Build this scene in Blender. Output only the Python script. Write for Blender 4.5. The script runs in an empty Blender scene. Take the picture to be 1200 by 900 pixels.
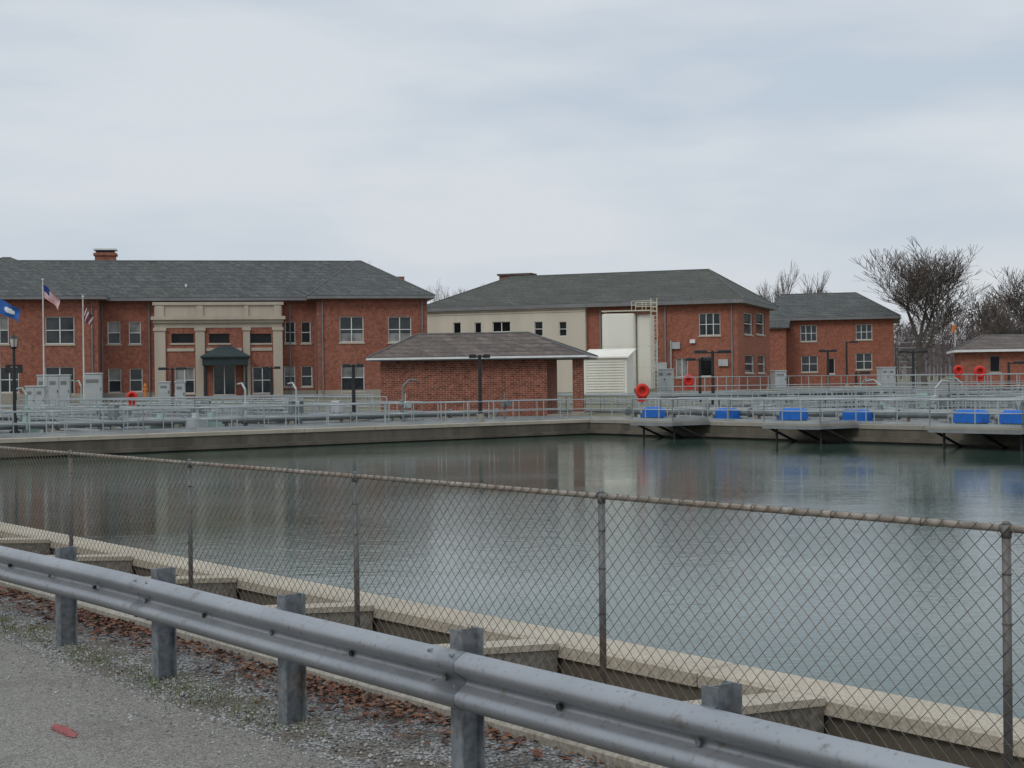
import bpy, math, random
from mathutils import Matrix, Vector, noise
random.seed(7)
R=random.random
def ru(a,b): return a+(b-a)*random.random()
scene=bpy.context.scene
# ------------------------------------------------------------------ camera
CAMZ=2.2
PITCH=math.radians(0.13); ROLL=math.radians(0.7)
CM=Matrix.Rotation(math.pi/2-PITCH,3,'X')@Matrix.Rotation(-ROLL,3,'Z')
cd=bpy.data.cameras.new("camera"); cam=bpy.data.objects.new("camera",cd)
scene.collection.objects.link(cam); cam.matrix_world=Matrix.Translation((0,0,CAMZ))@CM.to_4x4()
cd.lens=52.5; cd.sensor_width=36; cd.clip_start=0.1; cd.clip_end=9000
scene.camera=cam
def bearing(a,b):      # direction of sight from the survey point (survey sheet is 1200 x 900, f=1750)
    return CM@Vector(((a-600)/1750,-(b-450)/1750,-1))
def at(a,b,Y):
    d=bearing(a,b); k=Y/d.y
    return Vector((d.x*k,Y,CAMZ+d.z*k))
# ------------------------------------------------------------------ materials
MATS={}
def new_mat(name):
    m=bpy.data.materials.new(name); m.use_nodes=True; nt=m.node_tree
    b=nt.nodes["Principled BSDF"]; return m,nt,b
def N(nt,t,**k):
    n=nt.nodes.new(t)
    for a,v in k.items(): setattr(n,a,v)
    return n
def mix(nt,fac,a,b,mode='MIX'):
    n=N(nt,'ShaderNodeMix',data_type='RGBA',blend_type=mode)
    for i,v in ((0,fac),(6,a),(7,b)):
        if isinstance(v,(int,float)): n.inputs[i].default_value=v
        elif isinstance(v,tuple): n.inputs[i].default_value=(*v,1)
        else: nt.links.new(v,n.inputs[i])
    return n.outputs[2]
def ramp(nt,src,lo,hi):
    n=N(nt,'ShaderNodeMapRange'); n.inputs[1].default_value=lo; n.inputs[2].default_value=hi
    nt.links.new(src,n.inputs[0]); return n.outputs[0]
def noise_n(nt,scale,detail=4,vec=None,rough=.55):
    n=N(nt,'ShaderNodeTexNoise'); n.inputs['Scale'].default_value=scale; n.inputs['Detail'].default_value=detail
    n.inputs['Roughness'].default_value=rough
    if vec is not None: nt.links.new(vec,n.inputs['Vector'])
    return n.outputs['Fac']
def mat(name,c1,c2=None,scale=2.0,rough=.8,metal=0,bump=0,bscale=None,fine=0,c3=None,spec=.3,streak=False):
    if name in MATS: return MATS[name]
    m,nt,b=new_mat(name); tc=N(nt,'ShaderNodeTexCoord'); vec=tc.outputs['Object']
    if streak:
        mp=N(nt,'ShaderNodeMapping'); mp.inputs['Scale'].default_value=(1,1,.15); nt.links.new(vec,mp.inputs[0]); sv=mp.outputs[0]
    else: sv=vec
    c2=c2 or tuple(x*.75 for x in c1)
    col=mix(nt,ramp(nt,noise_n(nt,scale,5,sv),.32,.68),c1,c2)
    if c3: col=mix(nt,ramp(nt,noise_n(nt,scale*.37,4,sv),.5,.72),col,c3)
    if fine:
        col=mix(nt,ramp(nt,noise_n(nt,fine,3,vec),.36,.64),mix(nt,.22,col,(0,0,0)),mix(nt,.08,col,(1,1,1)))
    nt.links.new(col,b.inputs['Base Color'])
    b.inputs['Roughness'].default_value=rough; b.inputs['Metallic'].default_value=metal
    b.inputs['Specular IOR Level'].default_value=spec
    if bump:
        bp=N(nt,'ShaderNodeBump'); bp.inputs['Strength'].default_value=bump; bp.inputs['Distance'].default_value=.02
        nt.links.new(noise_n(nt,bscale or scale*8,4,vec),bp.inputs['Height']); nt.links.new(bp.outputs[0],b.inputs['Normal'])
    MATS[name]=m; return m
def brick_mat(name,c1,c2,mortar,bw=.22,bh=.075,ms=.012,patch=.35,vary=.25):
    m,nt,b=new_mat(name); tc=N(nt,'ShaderNodeTexCoord')
    sp=N(nt,'ShaderNodeSeparateXYZ'); nt.links.new(tc.outputs['Object'],sp.inputs[0])
    ad=N(nt,'ShaderNodeMath',operation='ADD'); nt.links.new(sp.outputs[0],ad.inputs[0]); nt.links.new(sp.outputs[1],ad.inputs[1])
    cb=N(nt,'ShaderNodeCombineXYZ'); nt.links.new(ad.outputs[0],cb.inputs[0]); nt.links.new(sp.outputs[2],cb.inputs[1])
    br=N(nt,'ShaderNodeTexBrick'); nt.links.new(cb.outputs[0],br.inputs['Vector'])
    br.inputs['Scale'].default_value=1; br.inputs['Brick Width'].default_value=bw; br.inputs['Row Height'].default_value=bh
    br.inputs['Mortar Size'].default_value=ms; br.inputs['Bias'].default_value=0
    br.inputs['Color1'].default_value=(*c1,1); br.inputs['Color2'].default_value=(*c2,1); br.inputs['Mortar'].default_value=(*mortar,1)
    col=mix(nt,ramp(nt,noise_n(nt,.35,6,tc.outputs['Object']),.35,.7),br.outputs['Color'],tuple(x*.62 for x in c1))
    col2=mix(nt,patch,br.outputs['Color'],col)
    col3=mix(nt,ramp(nt,noise_n(nt,3.5,5,tc.outputs['Object'],.7),.38,.64),col2,mix(nt,vary,col2,(0,0,0)))
    nt.links.new(col3,b.inputs['Base Color']); b.inputs['Roughness'].default_value=.9; b.inputs['Specular IOR Level'].default_value=.15
    MATS[name]=m; return m
BRICK=brick_mat("brick_red",(.40,.108,.062),(.24,.066,.042),(.33,.22,.17),vary=.4)
BRICK2=brick_mat("brick_orange",(.42,.115,.062),(.28,.078,.046),(.33,.21,.16),vary=.35)
BRICKP=brick_mat("brick_pavilion",(.34,.105,.062),(.17,.055,.038),(.38,.28,.22),.30,.12,.012,vary=.4)
SLATE=brick_mat("roof_slate",(.14,.147,.140),(.08,.086,.083),(.06,.06,.06),.5,.3,.02,.6,.4)
SHINGLE=brick_mat("roof_shingle_grey",(.125,.13,.115),(.088,.092,.082),(.07,.07,.065),.6,.3,.02,.6,.35)
SHINGB=brick_mat("roof_shingle_brown",(.19,.155,.135),(.115,.098,.09),(.08,.07,.06),.6,.25,.02,.6,.35)
RIDGE=mat("ridge_cap",(.13,.13,.125),(.09,.09,.088),1,.8)
STONE=mat("limestone",(.45,.385,.31),(.37,.315,.25),.8,streak=True)
STUCCO=mat("stucco_cream",(.60,.54,.44),(.50,.445,.36),.5,streak=True)
WHITE=mat("white_trim",(.72,.72,.70),(.6,.6,.58),2,.6)
DARK=mat("dark_metal",(.018,.018,.02),(.03,.03,.03),3,.5)
GREEN=mat("dark_green_copper",(.018,.028,.031),(.03,.042,.043),3,.6)
GUTTER=mat("gutter_grey",(.20,.20,.20),(.15,.15,.15),1,.6)
ALU=mat("aluminium_rail",(.44,.46,.46),(.26,.28,.28),.5,.5,.2)
CONC=mat("concrete_weathered",(.34,.31,.255),(.24,.215,.175),.5,.9,0,.3,c3=(.27,.23,.175),fine=30)
CONCL=mat("concrete_coping",(.47,.405,.31),(.36,.31,.235),.9,.9,0,.25,14,fine=35,c3=(.38,.32,.23))
CONCD=mat("concrete_stained",(.15,.13,.10),(.09,.078,.06),1.2,.9,0,.3,streak=True,c3=(.065,.055,.042))
CONCM=mat("concrete_mossy",(.24,.205,.16),(.15,.13,.10),1.5,.9,0,.3,fine=20,c3=(.12,.10,.075))
DECKC=mat("concrete_deck",(.17,.168,.155),(.11,.108,.10),.3,.9,fine=3)
GRASS=mat("winter_grass",(.11,.115,.055),(.15,.13,.075),.3,.95,0,.4,fine=9)
DIRT=mat("dirt",(.20,.155,.11),(.11,.085,.06),3,.95,0,.7,40,fine=60,c3=(.25,.22,.18))
BARK=mat("bare_bark",(.13,.11,.095),(.085,.07,.062),1,.95)
TWIG=mat("distant_twigs",(.13,.10,.095),(.09,.072,.07),.1,.95)
PINE=mat("pine_green",(.035,.05,.033),(.05,.063,.038),.2,.95)
BLUE=mat("blue_cover",(.02,.15,.52),(.015,.11,.42),3,.5)
RED=mat("red_plastic",(.62,.035,.02),(.5,.03,.02),3,.45)
TANK=mat("cream_tank",(.74,.72,.64),(.66,.63,.55),.5,.5,streak=True)
CAB=mat("grey_cabinet",(.42,.44,.44),(.33,.35,.35),1,.5)
CABD=mat("grey_machine",(.20,.215,.215),(.12,.135,.135),1,.5)
CABG=mat("pale_green_machine",(.30,.40,.35),(.22,.30,.27),1,.5)
YEL=mat("cream_scaffold",(.55,.51,.40),(.48,.44,.34),2,.6)
def glass_mat(name,c,r=.08,spec=.5):
    m,nt,b=new_mat(name); tc=N(nt,'ShaderNodeTexCoord')
    col=mix(nt,ramp(nt,noise_n(nt,.9,2,tc.outputs['Object']),.35,.65),c,tuple(x*.45 for x in c))
    nt.links.new(col,b.inputs['Base Color']); b.inputs['Roughness'].default_value=r; b.inputs['Specular IOR Level'].default_value=spec
    MATS[name]=m; return m
GLASS=glass_mat("window_glass",(.035,.045,.05)); BLIND=glass_mat("window_blind",(.28,.28,.26),.25)
DGL=glass_mat("window_dark",(.012,.013,.014),.2,.25)
def asphalt():
    m,nt,b=new_mat("asphalt"); tc=N(nt,'ShaderNodeTexCoord'); v=tc.outputs['Object']
    base=mix(nt,ramp(nt,noise_n(nt,.6,5,v),.3,.7),(.170,.162,.143),(.130,.124,.110))
    vo=N(nt,'ShaderNodeTexVoronoi'); vo.inputs['Scale'].default_value=130; nt.links.new(v,vo.inputs['Vector'])
    sp=N(nt,'ShaderNodeSeparateColor'); nt.links.new(vo.outputs['Color'],sp.inputs[0])
    f=ramp(nt,sp.outputs[0],.0,1.0)
    c=mix(nt,f,mix(nt,.45,base,(0,0,0)),mix(nt,.24,base,(.9,.85,.75)))
    c=mix(nt,ramp(nt,noise_n(nt,25,4,v),.55,.75),c,mix(nt,.35,c,(0,0,0)))
    c=mix(nt,ramp(nt,noise_n(nt,1.4,6,v,.7),.52,.70),c,mix(nt,.22,c,(0,0,0)))
    nt.links.new(c,b.inputs['Base Color']); b.inputs['Roughness'].default_value=.9; b.inputs['Specular IOR Level'].default_value=.2
    bp=N(nt,'ShaderNodeBump'); bp.inputs['Strength'].default_value=.6; bp.inputs['Distance'].default_value=.006
    nt.links.new(vo.outputs['Distance'],bp.inputs['Height']); nt.links.new(bp.outputs[0],b.inputs['Normal'])
    MATS['asphalt']=m; return m
ASPH=asphalt()
def gravel():
    m,nt,b=new_mat("gravel"); tc=N(nt,'ShaderNodeTexCoord'); v=tc.outputs['Object']
    vo=N(nt,'ShaderNodeTexVoronoi'); vo.inputs['Scale'].default_value=42; nt.links.new(v,vo.inputs['Vector'])
    sp=N(nt,'ShaderNodeSeparateColor'); nt.links.new(vo.outputs['Color'],sp.inputs[0])
    c=mix(nt,sp.outputs[0],(.17,.165,.155),(.45,.44,.42))
    c=mix(nt,ramp(nt,noise_n(nt,2.2,4,v),.46,.60),c,(.17,.14,.10))
    c=mix(nt,ramp(nt,vo.outputs['Distance'],.35,.7),c,(.06,.055,.05))
    nt.links.new(c,b.inputs['Base Color']); b.inputs['Roughness'].default_value=.9
    bp=N(nt,'ShaderNodeBump'); bp.invert=True; bp.inputs['Strength'].default_value=1; bp.inputs['Distance'].default_value=.02
    nt.links.new(vo.outputs['Distance'],bp.inputs['Height']); nt.links.new(bp.outputs[0],b.inputs['Normal'])
    return m
GRAVEL=gravel()
def water():
    m,nt,b=new_mat("water"); tc=N(nt,'ShaderNodeTexCoord'); v=tc.outputs['Object']
    b.inputs['Base Color'].default_value=(.040,.072,.056,1); b.inputs['Roughness'].default_value=.02; b.inputs['IOR'].default_value=1.333
    mp=N(nt,'ShaderNodeMapping'); mp.inputs['Scale'].default_value=(.6,1.3,1); mp.inputs['Rotation'].default_value=(0,0,math.radians(8)); nt.links.new(v,mp.inputs[0])
    a=noise_n(nt,5.5,3,mp.outputs[0],.6); c=noise_n(nt,.6,3,mp.outputs[0])
    pat=ramp(nt,noise_n(nt,.05,3,v),.40,.60)
    mu=N(nt,'ShaderNodeMath',operation='MULTIPLY'); nt.links.new(a,mu.inputs[0]); 
    k=N(nt,'ShaderNodeMapRange'); k.inputs[3].default_value=.25; k.inputs[4].default_value=1; nt.links.new(pat,k.inputs[0]); nt.links.new(k.outputs[0],mu.inputs[1])
    ad=N(nt,'ShaderNodeMath',operation='MULTIPLY_ADD'); nt.links.new(c,ad.inputs[0]); ad.inputs[1].default_value=.7; nt.links.new(mu.outputs[0],ad.inputs[2])
    bp=N(nt,'ShaderNodeBump'); bp.inputs['Strength'].default_value=.45; bp.inputs['Distance'].default_value=.020
    nt.links.new(ad.outputs[0],bp.inputs['Height']); nt.links.new(bp.outputs[0],b.inputs['Normal'])
    MATS['water']=m; return m
WATER=water()
def galv():
    m,nt,b=new_mat("galvanised_steel"); tc=N(nt,'ShaderNodeTexCoord'); v=tc.outputs['Object']
    c=mix(nt,ramp(nt,noise_n(nt,1.1,6,v),.35,.7),(.35,.36,.375),(.26,.27,.285))
    c=mix(nt,ramp(nt,noise_n(nt,28,4,v),.58,.75),c,(.21,.21,.21))
    c=mix(nt,ramp(nt,noise_n(nt,7,6,v,.7),.58,.76),c,(.19,.16,.13))
    nt.links.new(c,b.inputs['Base Color']); b.inputs['Metallic'].default_value=.7
    r=N(nt,'ShaderNodeMapRange'); r.inputs[3].default_value=.30; r.inputs[4].default_value=.58; nt.links.new(noise_n(nt,5,5,v),r.inputs[0]); nt.links.new(r.outputs[0],b.inputs['Roughness'])
    bp=N(nt,'ShaderNodeBump'); bp.inputs['Strength'].default_value=.15; bp.inputs['Distance'].default_value=.01
    nt.links.new(noise_n(nt,4,3,v),bp.inputs['Height']); nt.links.new(bp.outputs[0],b.inputs['Normal'])
    return m
GALV=galv()
POSTM=mat("post_steel",(.19,.21,.225),(.12,.135,.15),5,.55,.3,0,c3=(.17,.14,.11),fine=20)
RUSTR=mat("rusty_pipe",(.25,.20,.155),(.29,.255,.21),2.0,.75,.2,0,60,c3=(.19,.12,.07),fine=9)
WIRE=mat("chain_wire",(.13,.115,.098),(.08,.07,.06),2,.6,.4,c3=(.17,.11,.07))
FPOST=mat("fence_post_metal",(.19,.195,.19),(.13,.13,.125),4,.6,.4,c3=(.18,.14,.11))
# ------------------------------------------------------------------ mesh builder
class MB:
    def __init__(s,T=None): s.v=[];s.f=[];s.fm=[];s.mats=[];s.T=T or Matrix.Identity(4)
    def mi(s,m):
        if m not in s.mats: s.mats.append(m)
        return s.mats.index(m)
    def add(s,vs,fs,m):
        o=len(s.v); T=s.T; s.v+= [T@Vector(v) for v in vs]; k=s.mi(m)
        for f in fs: s.f.append(tuple(i+o for i in f)); s.fm.append(k)
    def quad(s,a,b,c,d,m): s.add([a,b,c,d],[(0,1,2,3)],m)
    def box(s,x0,x1,y0,y1,z0,z1,m,bev=0):
        if x0>x1:x0,x1=x1,x0
        if y0>y1:y0,y1=y1,y0
        if z0>z1:z0,z1=z1,z0
        if bev:
            b=bev
            vs=[]
            for z,i in ((z0,0),(z1-b,0),(z1,b)):
                x_0,x_1,y_0,y_1=x0+i,x1-i,y0+i,y1-i; c=b*.7
                vs+=[(x_0+c,y_0,z),(x_1-c,y_0,z),(x_1,y_0+c,z),(x_1,y_1-c,z),(x_1-c,y_1,z),(x_0+c,y_1,z),(x_0,y_1-c,z),(x_0,y_0+c,z)]
            fs=[tuple(range(7,-1,-1)),tuple(range(16,24))]
            for r in (0,8):
                for i in range(8): fs.append((r+i,r+(i+1)%8,r+8+(i+1)%8,r+8+i))
            s.add(vs,fs,m); return
        s.add([(x0,y0,z0),(x1,y0,z0),(x1,y1,z0),(x0,y1,z0),(x0,y0,z1),(x1,y0,z1),(x1,y1,z1),(x0,y1,z1)],
              [(0,3,2,1),(4,5,6,7),(0,1,5,4),(1,2,6,5),(2,3,7,6),(3,0,4,7)],m)
    def cyl(s,p,q,r0,r1,m,n=8,cap=True):
        p=Vector(p);q=Vector(q);d=(q-p)
        if d.length<1e-6:return
        d.normalize(); a=d.orthogonal().normalized(); b=d.cross(a); vs=[]
        for c,r in ((p,r0),(q,r1)):
            for i in range(n):
                t=2*math.pi*i/n; vs.append(c+a*(r*math.cos(t))+b*(r*math.sin(t)))
        fs=[(i,(i+1)%n,n+(i+1)%n,n+i) for i in range(n)]
        if cap: fs+=[tuple(range(n-1,-1,-1)),tuple(range(n,2*n))]
        s.add(vs,fs,m)
    def torus(s,c,r,rr,m,n=24,k=8):      # ring facing -y
        vs=[];fs=[]
        for i in range(n):
            a=2*math.pi*i/n
            for j in range(k):
                b=2*math.pi*j/k; q=r+rr*math.cos(b); vs.append((c[0]+q*math.cos(a),c[1]+rr*.8*math.sin(b),c[2]+q*math.sin(a)))
        for i in range(n):
            for j in range(k): fs.append((i*k+j,((i+1)%n)*k+j,((i+1)%n)*k+(j+1)%k,i*k+(j+1)%k))
        s.add(vs,fs,m)
    def build(s,name,parent=None,smooth=False,origin=None):
        me=bpy.data.meshes.new(name)
        if parent is not None: o=parent.location.copy()
        elif origin is not None: o=Vector(origin)
        else:
            xs=[v.x for v in s.v];ys=[v.y for v in s.v];zs=[v.z for v in s.v]
            o=Vector(((min(xs)+max(xs))/2,(min(ys)+max(ys))/2,min(zs)))
        me.from_pydata([tuple(v-o) for v in s.v],[],s.f)
        for m in s.mats: me.materials.append(m)
        me.polygons.foreach_set("material_index",s.fm)
        if smooth: me.polygons.foreach_set("use_smooth",[True]*len(s.f))
        me.update()
        ob=bpy.data.objects.new(name,me); scene.collection.objects.link(ob)
        if parent is not None: ob.parent=parent
        else: ob.location=o
        return ob
def empty(name,loc):
    e=bpy.data.objects.new(name,None); e.location=loc; e.empty_display_size=.5; scene.collection.objects.link(e); return e
SITE=Matrix.Rotation(math.atan2(.6164,.7874),4,'Z')
def Q(p,t,z=0): return SITE@Vector((p,t,z))
def sm(a,b,x):
    x=max(0,min(1,(x-a)/(b-a))); return x*x*(3-2*x)
def gz(x,y):
    return 1.0*sm(108,118,y)+1.5*sm(200,420,y)
# ------------------------------------------------------------------ ground
HOLES=[(5.85,54.4,-60,62.5)]
SUB=[(59,74,-20,5),(59,74,9,33),(59,74,37,60),(78,94,-20,5),(78,94,9,33),(78,94,37,56),(6,24,67,83),(28,46,67,83),(-16,2,67,83)]
HOLES+=SUB
def ground():
    mb=MB(SITE)
    ps={-3000,-1500,-700,-300,-150,-80,-40,-20,-8,-4.6,4.6,5.6,100,110,120,135,150,170,190,210,240,280,330,400,600,1000,1800,3500}
    ts={-3000,-1500,-700,-300,-150,-100,-40,0,20,45,90,95,100,110,120,130,145,160,180,200,230,260,300,400,600,1000,1800,3500}
    for h in HOLES: ps|={h[0],h[1]}; ts|={h[2],h[3]}
    ps=sorted(ps);ts=sorted(ts); idx={}; vs=[]
    for i,p in enumerate(ps):
        for j,t in enumerate(ts):
            w=Q(p,t); vs.append((p,t,gz(w.x,w.y))); idx[i,j]=len(vs)-1
    groups={}
    for i in range(len(ps)-1):
        for j in range(len(ts)-1):
            cp=(ps[i]+ps[i+1])/2; ct=(ts[j]+ts[j+1])/2
            if any(h[0]<cp<h[1] and h[2]<ct<h[3] for h in HOLES): continue
            conc=(54<cp<100 and -60<ct<62.5) or (-20<cp<60 and 62<ct<88)
            m=DECKC if conc else GRASS
            groups.setdefault(m,[]).append((idx[i,j],idx[i+1,j],idx[i+1,j+1],idx[i,j+1]))
    mb.v=[SITE@Vector(v) for v in vs]
    for m,fs in groups.items():
        k=mb.mi(m)
        for f in fs: mb.f.append(f); mb.fm.append(k)
    mb.build("ground",origin=(0,0,0))
ground()
mb=MB(SITE); mb.quad((-4.6,-200,.004),(4.62,-200,.004),(4.62,200,.004),(-4.6,200,.004),ASPH); mb.build("asphalt_road",origin=(0,0,0))
mb=MB(SITE)
YP=mat("yellow_paint",(.6,.42,.06),(.45,.33,.08),8)
for dx in (-.15,.05): mb.quad((dx,-200,.008),(dx+.1,-200,.008),(dx+.1,200,.008),(dx,200,.008),YP)
mb.build("road_centre_line",origin=(0,0,0))
mb=MB(); RP=mat("red_spray_paint",(.36,.06,.06),(.24,.09,.085),45,.8,c3=(.2,.13,.12))
c=Q(3.59,9.25); k=0
for i in range(420):
    u=ru(-1,1); v=random.gauss(0,.36)
    x=u*.115; y=-u*.15+v*.17*(1-.45*abs(u)); s=ru(.003,.009)*(1.5 if abs(v)<.35 else .8); n=6; k+=1
    pts=[(c.x+x+math.cos(2*math.pi*j/n)*s*ru(.7,1.3),c.y+y+math.sin(2*math.pi*j/n)*s*ru(1.2,2.2),.0085+k*.000005) for j in range(n)]
    mb.add(pts,[tuple(range(n))],RP)
mb.build("red_paint_mark")
mb=MB(SITE); ts=[-20+i*.12 for i in range(900)]
prev=None
for t in ts:
    e=4.50+.12*noise.noise(Vector((t*1.1,0,0)))+.08*noise.noise(Vector((t*6,3,0)))
    row=[(e,t,.0065),(4.8,t,.016+.01*noise.noise(Vector((t*2,5,0)))),(5.2,t,.018+.012*noise.noise(Vector((t*2,9,0)))),(5.6,t,.03)]
    if prev:
        for i in range(3): mb.quad(prev[i],prev[i+1],row[i+1],row[i],GRAVEL)
    prev=row
mb.build("gravel_verge",origin=(0,0,0))
mb=MB(SITE); S1=mat("stone_light",(.40,.39,.37),(.30,.29,.28),20); S2=mat("stone_dark",(.2,.19,.18),(.13,.125,.12),20)
for i in range(7000):
    t=ru(4.5,22) if i%3 else ru(5,12); p=4.45+1.1*R()**1.0
    if R()<.14: p=4.5-.6*R()**2
    s=ru(.005,.014)*(1.4 if R()<.1 else 1); z=.022 if p>4.6 else .006
    a=R()*3; ca,sa=math.cos(a)*s,math.sin(a)*s
    mb.add([(p+ca,t+sa,z),(p-sa,t+ca,z),(p-ca,t-sa,z+s*.2),(p+sa,t-ca,z),(p,t,z+s*ru(.7,1.1)),(p,t,z-s)],[(0,1,4),(1,2,4),(2,3,4),(3,0,4),(1,0,5),(2,1,5),(3,2,5),(0,3,5)],S1 if R()<.5 else S2)
mb.build("loose_gravel_stones")
mb=MB(SITE); LV=[mat("leaf_a",(.19,.075,.04),(.12,.05,.03),30),mat("leaf_b",(.25,.13,.075),(.18,.09,.055),30),mat("leaf_c",(.10,.05,.035),(.07,.035,.025),30)]
for i in range(8500):
    t=ru(3,45) if R()<.6 else ru(7,16)
    if noise.noise(Vector((t*.5,2,2)))+ru(-.4,.4)<-.12: continue
    p=5.6-abs(random.gauss(0,.24)) if R()<.84 else ru(5.85,6.4)
    z=.03+.02*R() if p<5.6 else .115+.02*R()
    s=ru(.018,.04); a=R()*6.28; q=Vector((math.cos(a)*s,math.sin(a)*s,0)); w=Vector((-math.sin(a),math.cos(a),0))*s*.55
    c=Vector((p,t,z)); h=Vector((0,0,s*ru(.1,.7)))
    mb.add([c-q,c-w+h,c+q,c+w+h*.3],[(0,1,2),(0,2,3)],random.choice(LV))
mb.build("fallen_leaves")
mb=MB(SITE); GW=mat("weed_green",(.10,.13,.045),(.14,.16,.07),10)
for i in range(2600):
    t=random.choice([8.6,9.6,10.2,11.5,13,14,15.5,18,21])+random.gauss(0,.35); p=4.72+random.gauss(0,.13)
    a=R()*6.28; h=ru(.02,.07); dx,dy=math.cos(a)*.03,math.sin(a)*.03
    mb.add([(p-dy*.12,t+dx*.12,.015),(p+dy*.12,t-dx*.12,.015),(p+dx,t+dy,.015+h)],[(0,1,2)],GW)
mb.build("weed_patches")
# ------------------------------------------------------------------ kerb, verge, trough, basin
mb=MB(SITE)
t=-20.
while t<70:
    L=3.0; mb.box(5.6,5.84,t,t+L-.012,-.1,.10+ru(-.006,.006),CONC,.02); t+=L
mb.build("concrete_kerb")
mb=MB(SITE); prev=None
for i in range(360):
    t=-20+i*.25; row=[(5.84,t,.085),(6.05,t,.11+.02*noise.noise(Vector((t*2,1,0)))),(6.25,t,.12+.02*noise.noise(Vector((t*2,4,0)))),(6.50,t,.09)]
    if prev:
        for k in range(3): mb.quad(prev[k],prev[k+1],row[k+1],row[k],DIRT)
    prev=row
mb.build("dirt_verge",smooth=True)
mb=MB(SITE)
mb.box(6.50,6.60,-60,62,-.6,.085,CONC)
mb.box(6.60,8.0,-60,62,-.9,-.30,CONCM)
t=6.9-2.85*8
while t<58:
    a,b=t-.14,t+.14; zt=.10
    mb.add([(6.60,a,-.30),(7.97,a,-.30),(7.97,a,-.055),(6.60,a,zt-.05),(6.60,b,-.30),(7.97,b,-.30),(7.97,b,-.055),(6.60,b,zt-.05)],
           [(0,1,2,3),(7,6,5,4),(3,2,6,7),(0,3,7,4),(1,5,6,2)],CONCM)
    mb.add([(6.58,a-.02,zt-.052),(7.97,a-.02,-.052),(7.97,b+.02,-.052),(6.58,b+.02,zt-.052),(6.58,a-.02,zt),(7.97,a-.02,.002),(7.97,b+.02,.002),(6.58,b+.02,zt)],
           [(4,5,6,7),(0,1,5,4),(2,3,7,6),(3,0,4,7)],CONCL)
    t+=2.85
mb.build("concrete_trough_wall",origin=(0,0,0))
mb=MB(SITE)
def capwall(p0,p1,t0,t1,top,cap,mcap,along):
    if along=='t':
        t=t0
        while t<t1-.01:
            e=min(t+4,t1); mb.box(p0,p1,t+.006,e-.006,top-cap,top+ru(-.004,.004),mcap,.025); t=e
        mb.box(p0+.05,p1-.05,t0,t1,-3.6,top-cap+.01,CONCD)
    else:
        p=p0
        while p<p1-.01:
            e=min(p+4,p1); mb.box(p+.006,e-.006,t0,t1,top-cap,top+ru(-.004,.004),mcap,.025); p=e
        mb.box(p0,p1,t0+.05,t1-.05,-3.6,top-cap+.01,CONCD)
capwall(7.98,8.44,-60,62,0,.12,CONCL,'t')
capwall(53.9,54.42,-60,62.0,.04,.20,CONC,'t')
capwall(7.98,54.42,62.0,62.52,.04,.18,CONCL,'p')
mb.box(7.98,54.4,-60.4,-60,-3.6,.04,CONC)
mb.box(8.2,54.2,-60,62.2,-3.9,-3.6,CONCD)
mb.box(53.72,53.94,-60,61.9,-.72,-.55,CONCD); mb.box(8.5,53.9,61.8,62.04,-.74,-.58,CONCD)
mb.build("reservoir_basin_wall",origin=(0,0,0))
mb=MB(SITE); mb.quad((8.3,-60,-.8),(54.0,-60,-.8),(54.0,62.1,-.8),(8.3,62.1,-.8),WATER); mb.build("reservoir_water",origin=(0,0,0))
mb=MB(SITE); wb=MB(SITE)
for (a,b,c,d) in SUB:
    mb.box(a,a+.3,c,d,-3,.05,CONC); mb.box(b-.3,b,c,d,-3,.05,CONC)
    mb.box(a+.3,b-.3,c,c+.3,-3,.05,CONC); mb.box(a+.3,b-.3,d-.3,d,-3,.05,CONC)
    wb.quad((a+.28,c+.28,-.5),(b-.28,c+.28,-.5),(b-.28,d-.28,-.5),(a+.28,d-.28,-.5),WATER)
mb.build("treatment_tank_walls",origin=(0,0,0)); wb.build("treatment_tank_water",origin=(0,0,0))
# ------------------------------------------------------------------ guardrail
prof=[(0.0,.312),(-.018,.306),(-.05,.288),(-.078,.268),(-.084,.245),(-.078,.218),(-.045,.195),(-.012,.175),(0,.156),(-.012,.137),(-.045,.117),(-.078,.094),(-.084,.067),(-.078,.044),(-.05,.024),(-.018,.006),(0,0)]
root=empty("guardrail",Q(4.66,8,0))
mb=MB(SITE); t0=4.64-1.905*5; seg=0
while t0<60:
    L=3.81; o=-.005 if seg%2 else 0
    st=[t0-.16+(L+.32)*i/16 for i in range(17)]
    rows=[]
    for t in st:
        dz=.018*noise.noise(Vector((t*.25,0,7))); dp=.030*noise.noise(Vector((t*.3,5,7)))
        rows.append([(4.665+x+o+dp,t,.455+z+dz) for x,z in prof]+[(4.665+x+o+dp+.004,t,.455+z+dz) for x,z in reversed(prof)])
    n=len(rows[0])
    for i in range(16):
        for k in range(n):
            k2=(k+1)%n
            mb.quad(rows[i][k],rows[i][k2],rows[i+1][k2],rows[i+1][k],GALV)
    mb.add(rows[0],[tuple(range(n))],GALV); mb.add(rows[-1],[tuple(range(n))],GALV)
    t0+=L; seg+=1
ob=mb.build("w_beam_rail",root)
for p in ob.data.polygons: p.use_smooth=True
mod=ob.modifiers.new("weld",'WELD'); mod.merge_threshold=.0005
mb=MB(SITE)
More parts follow.
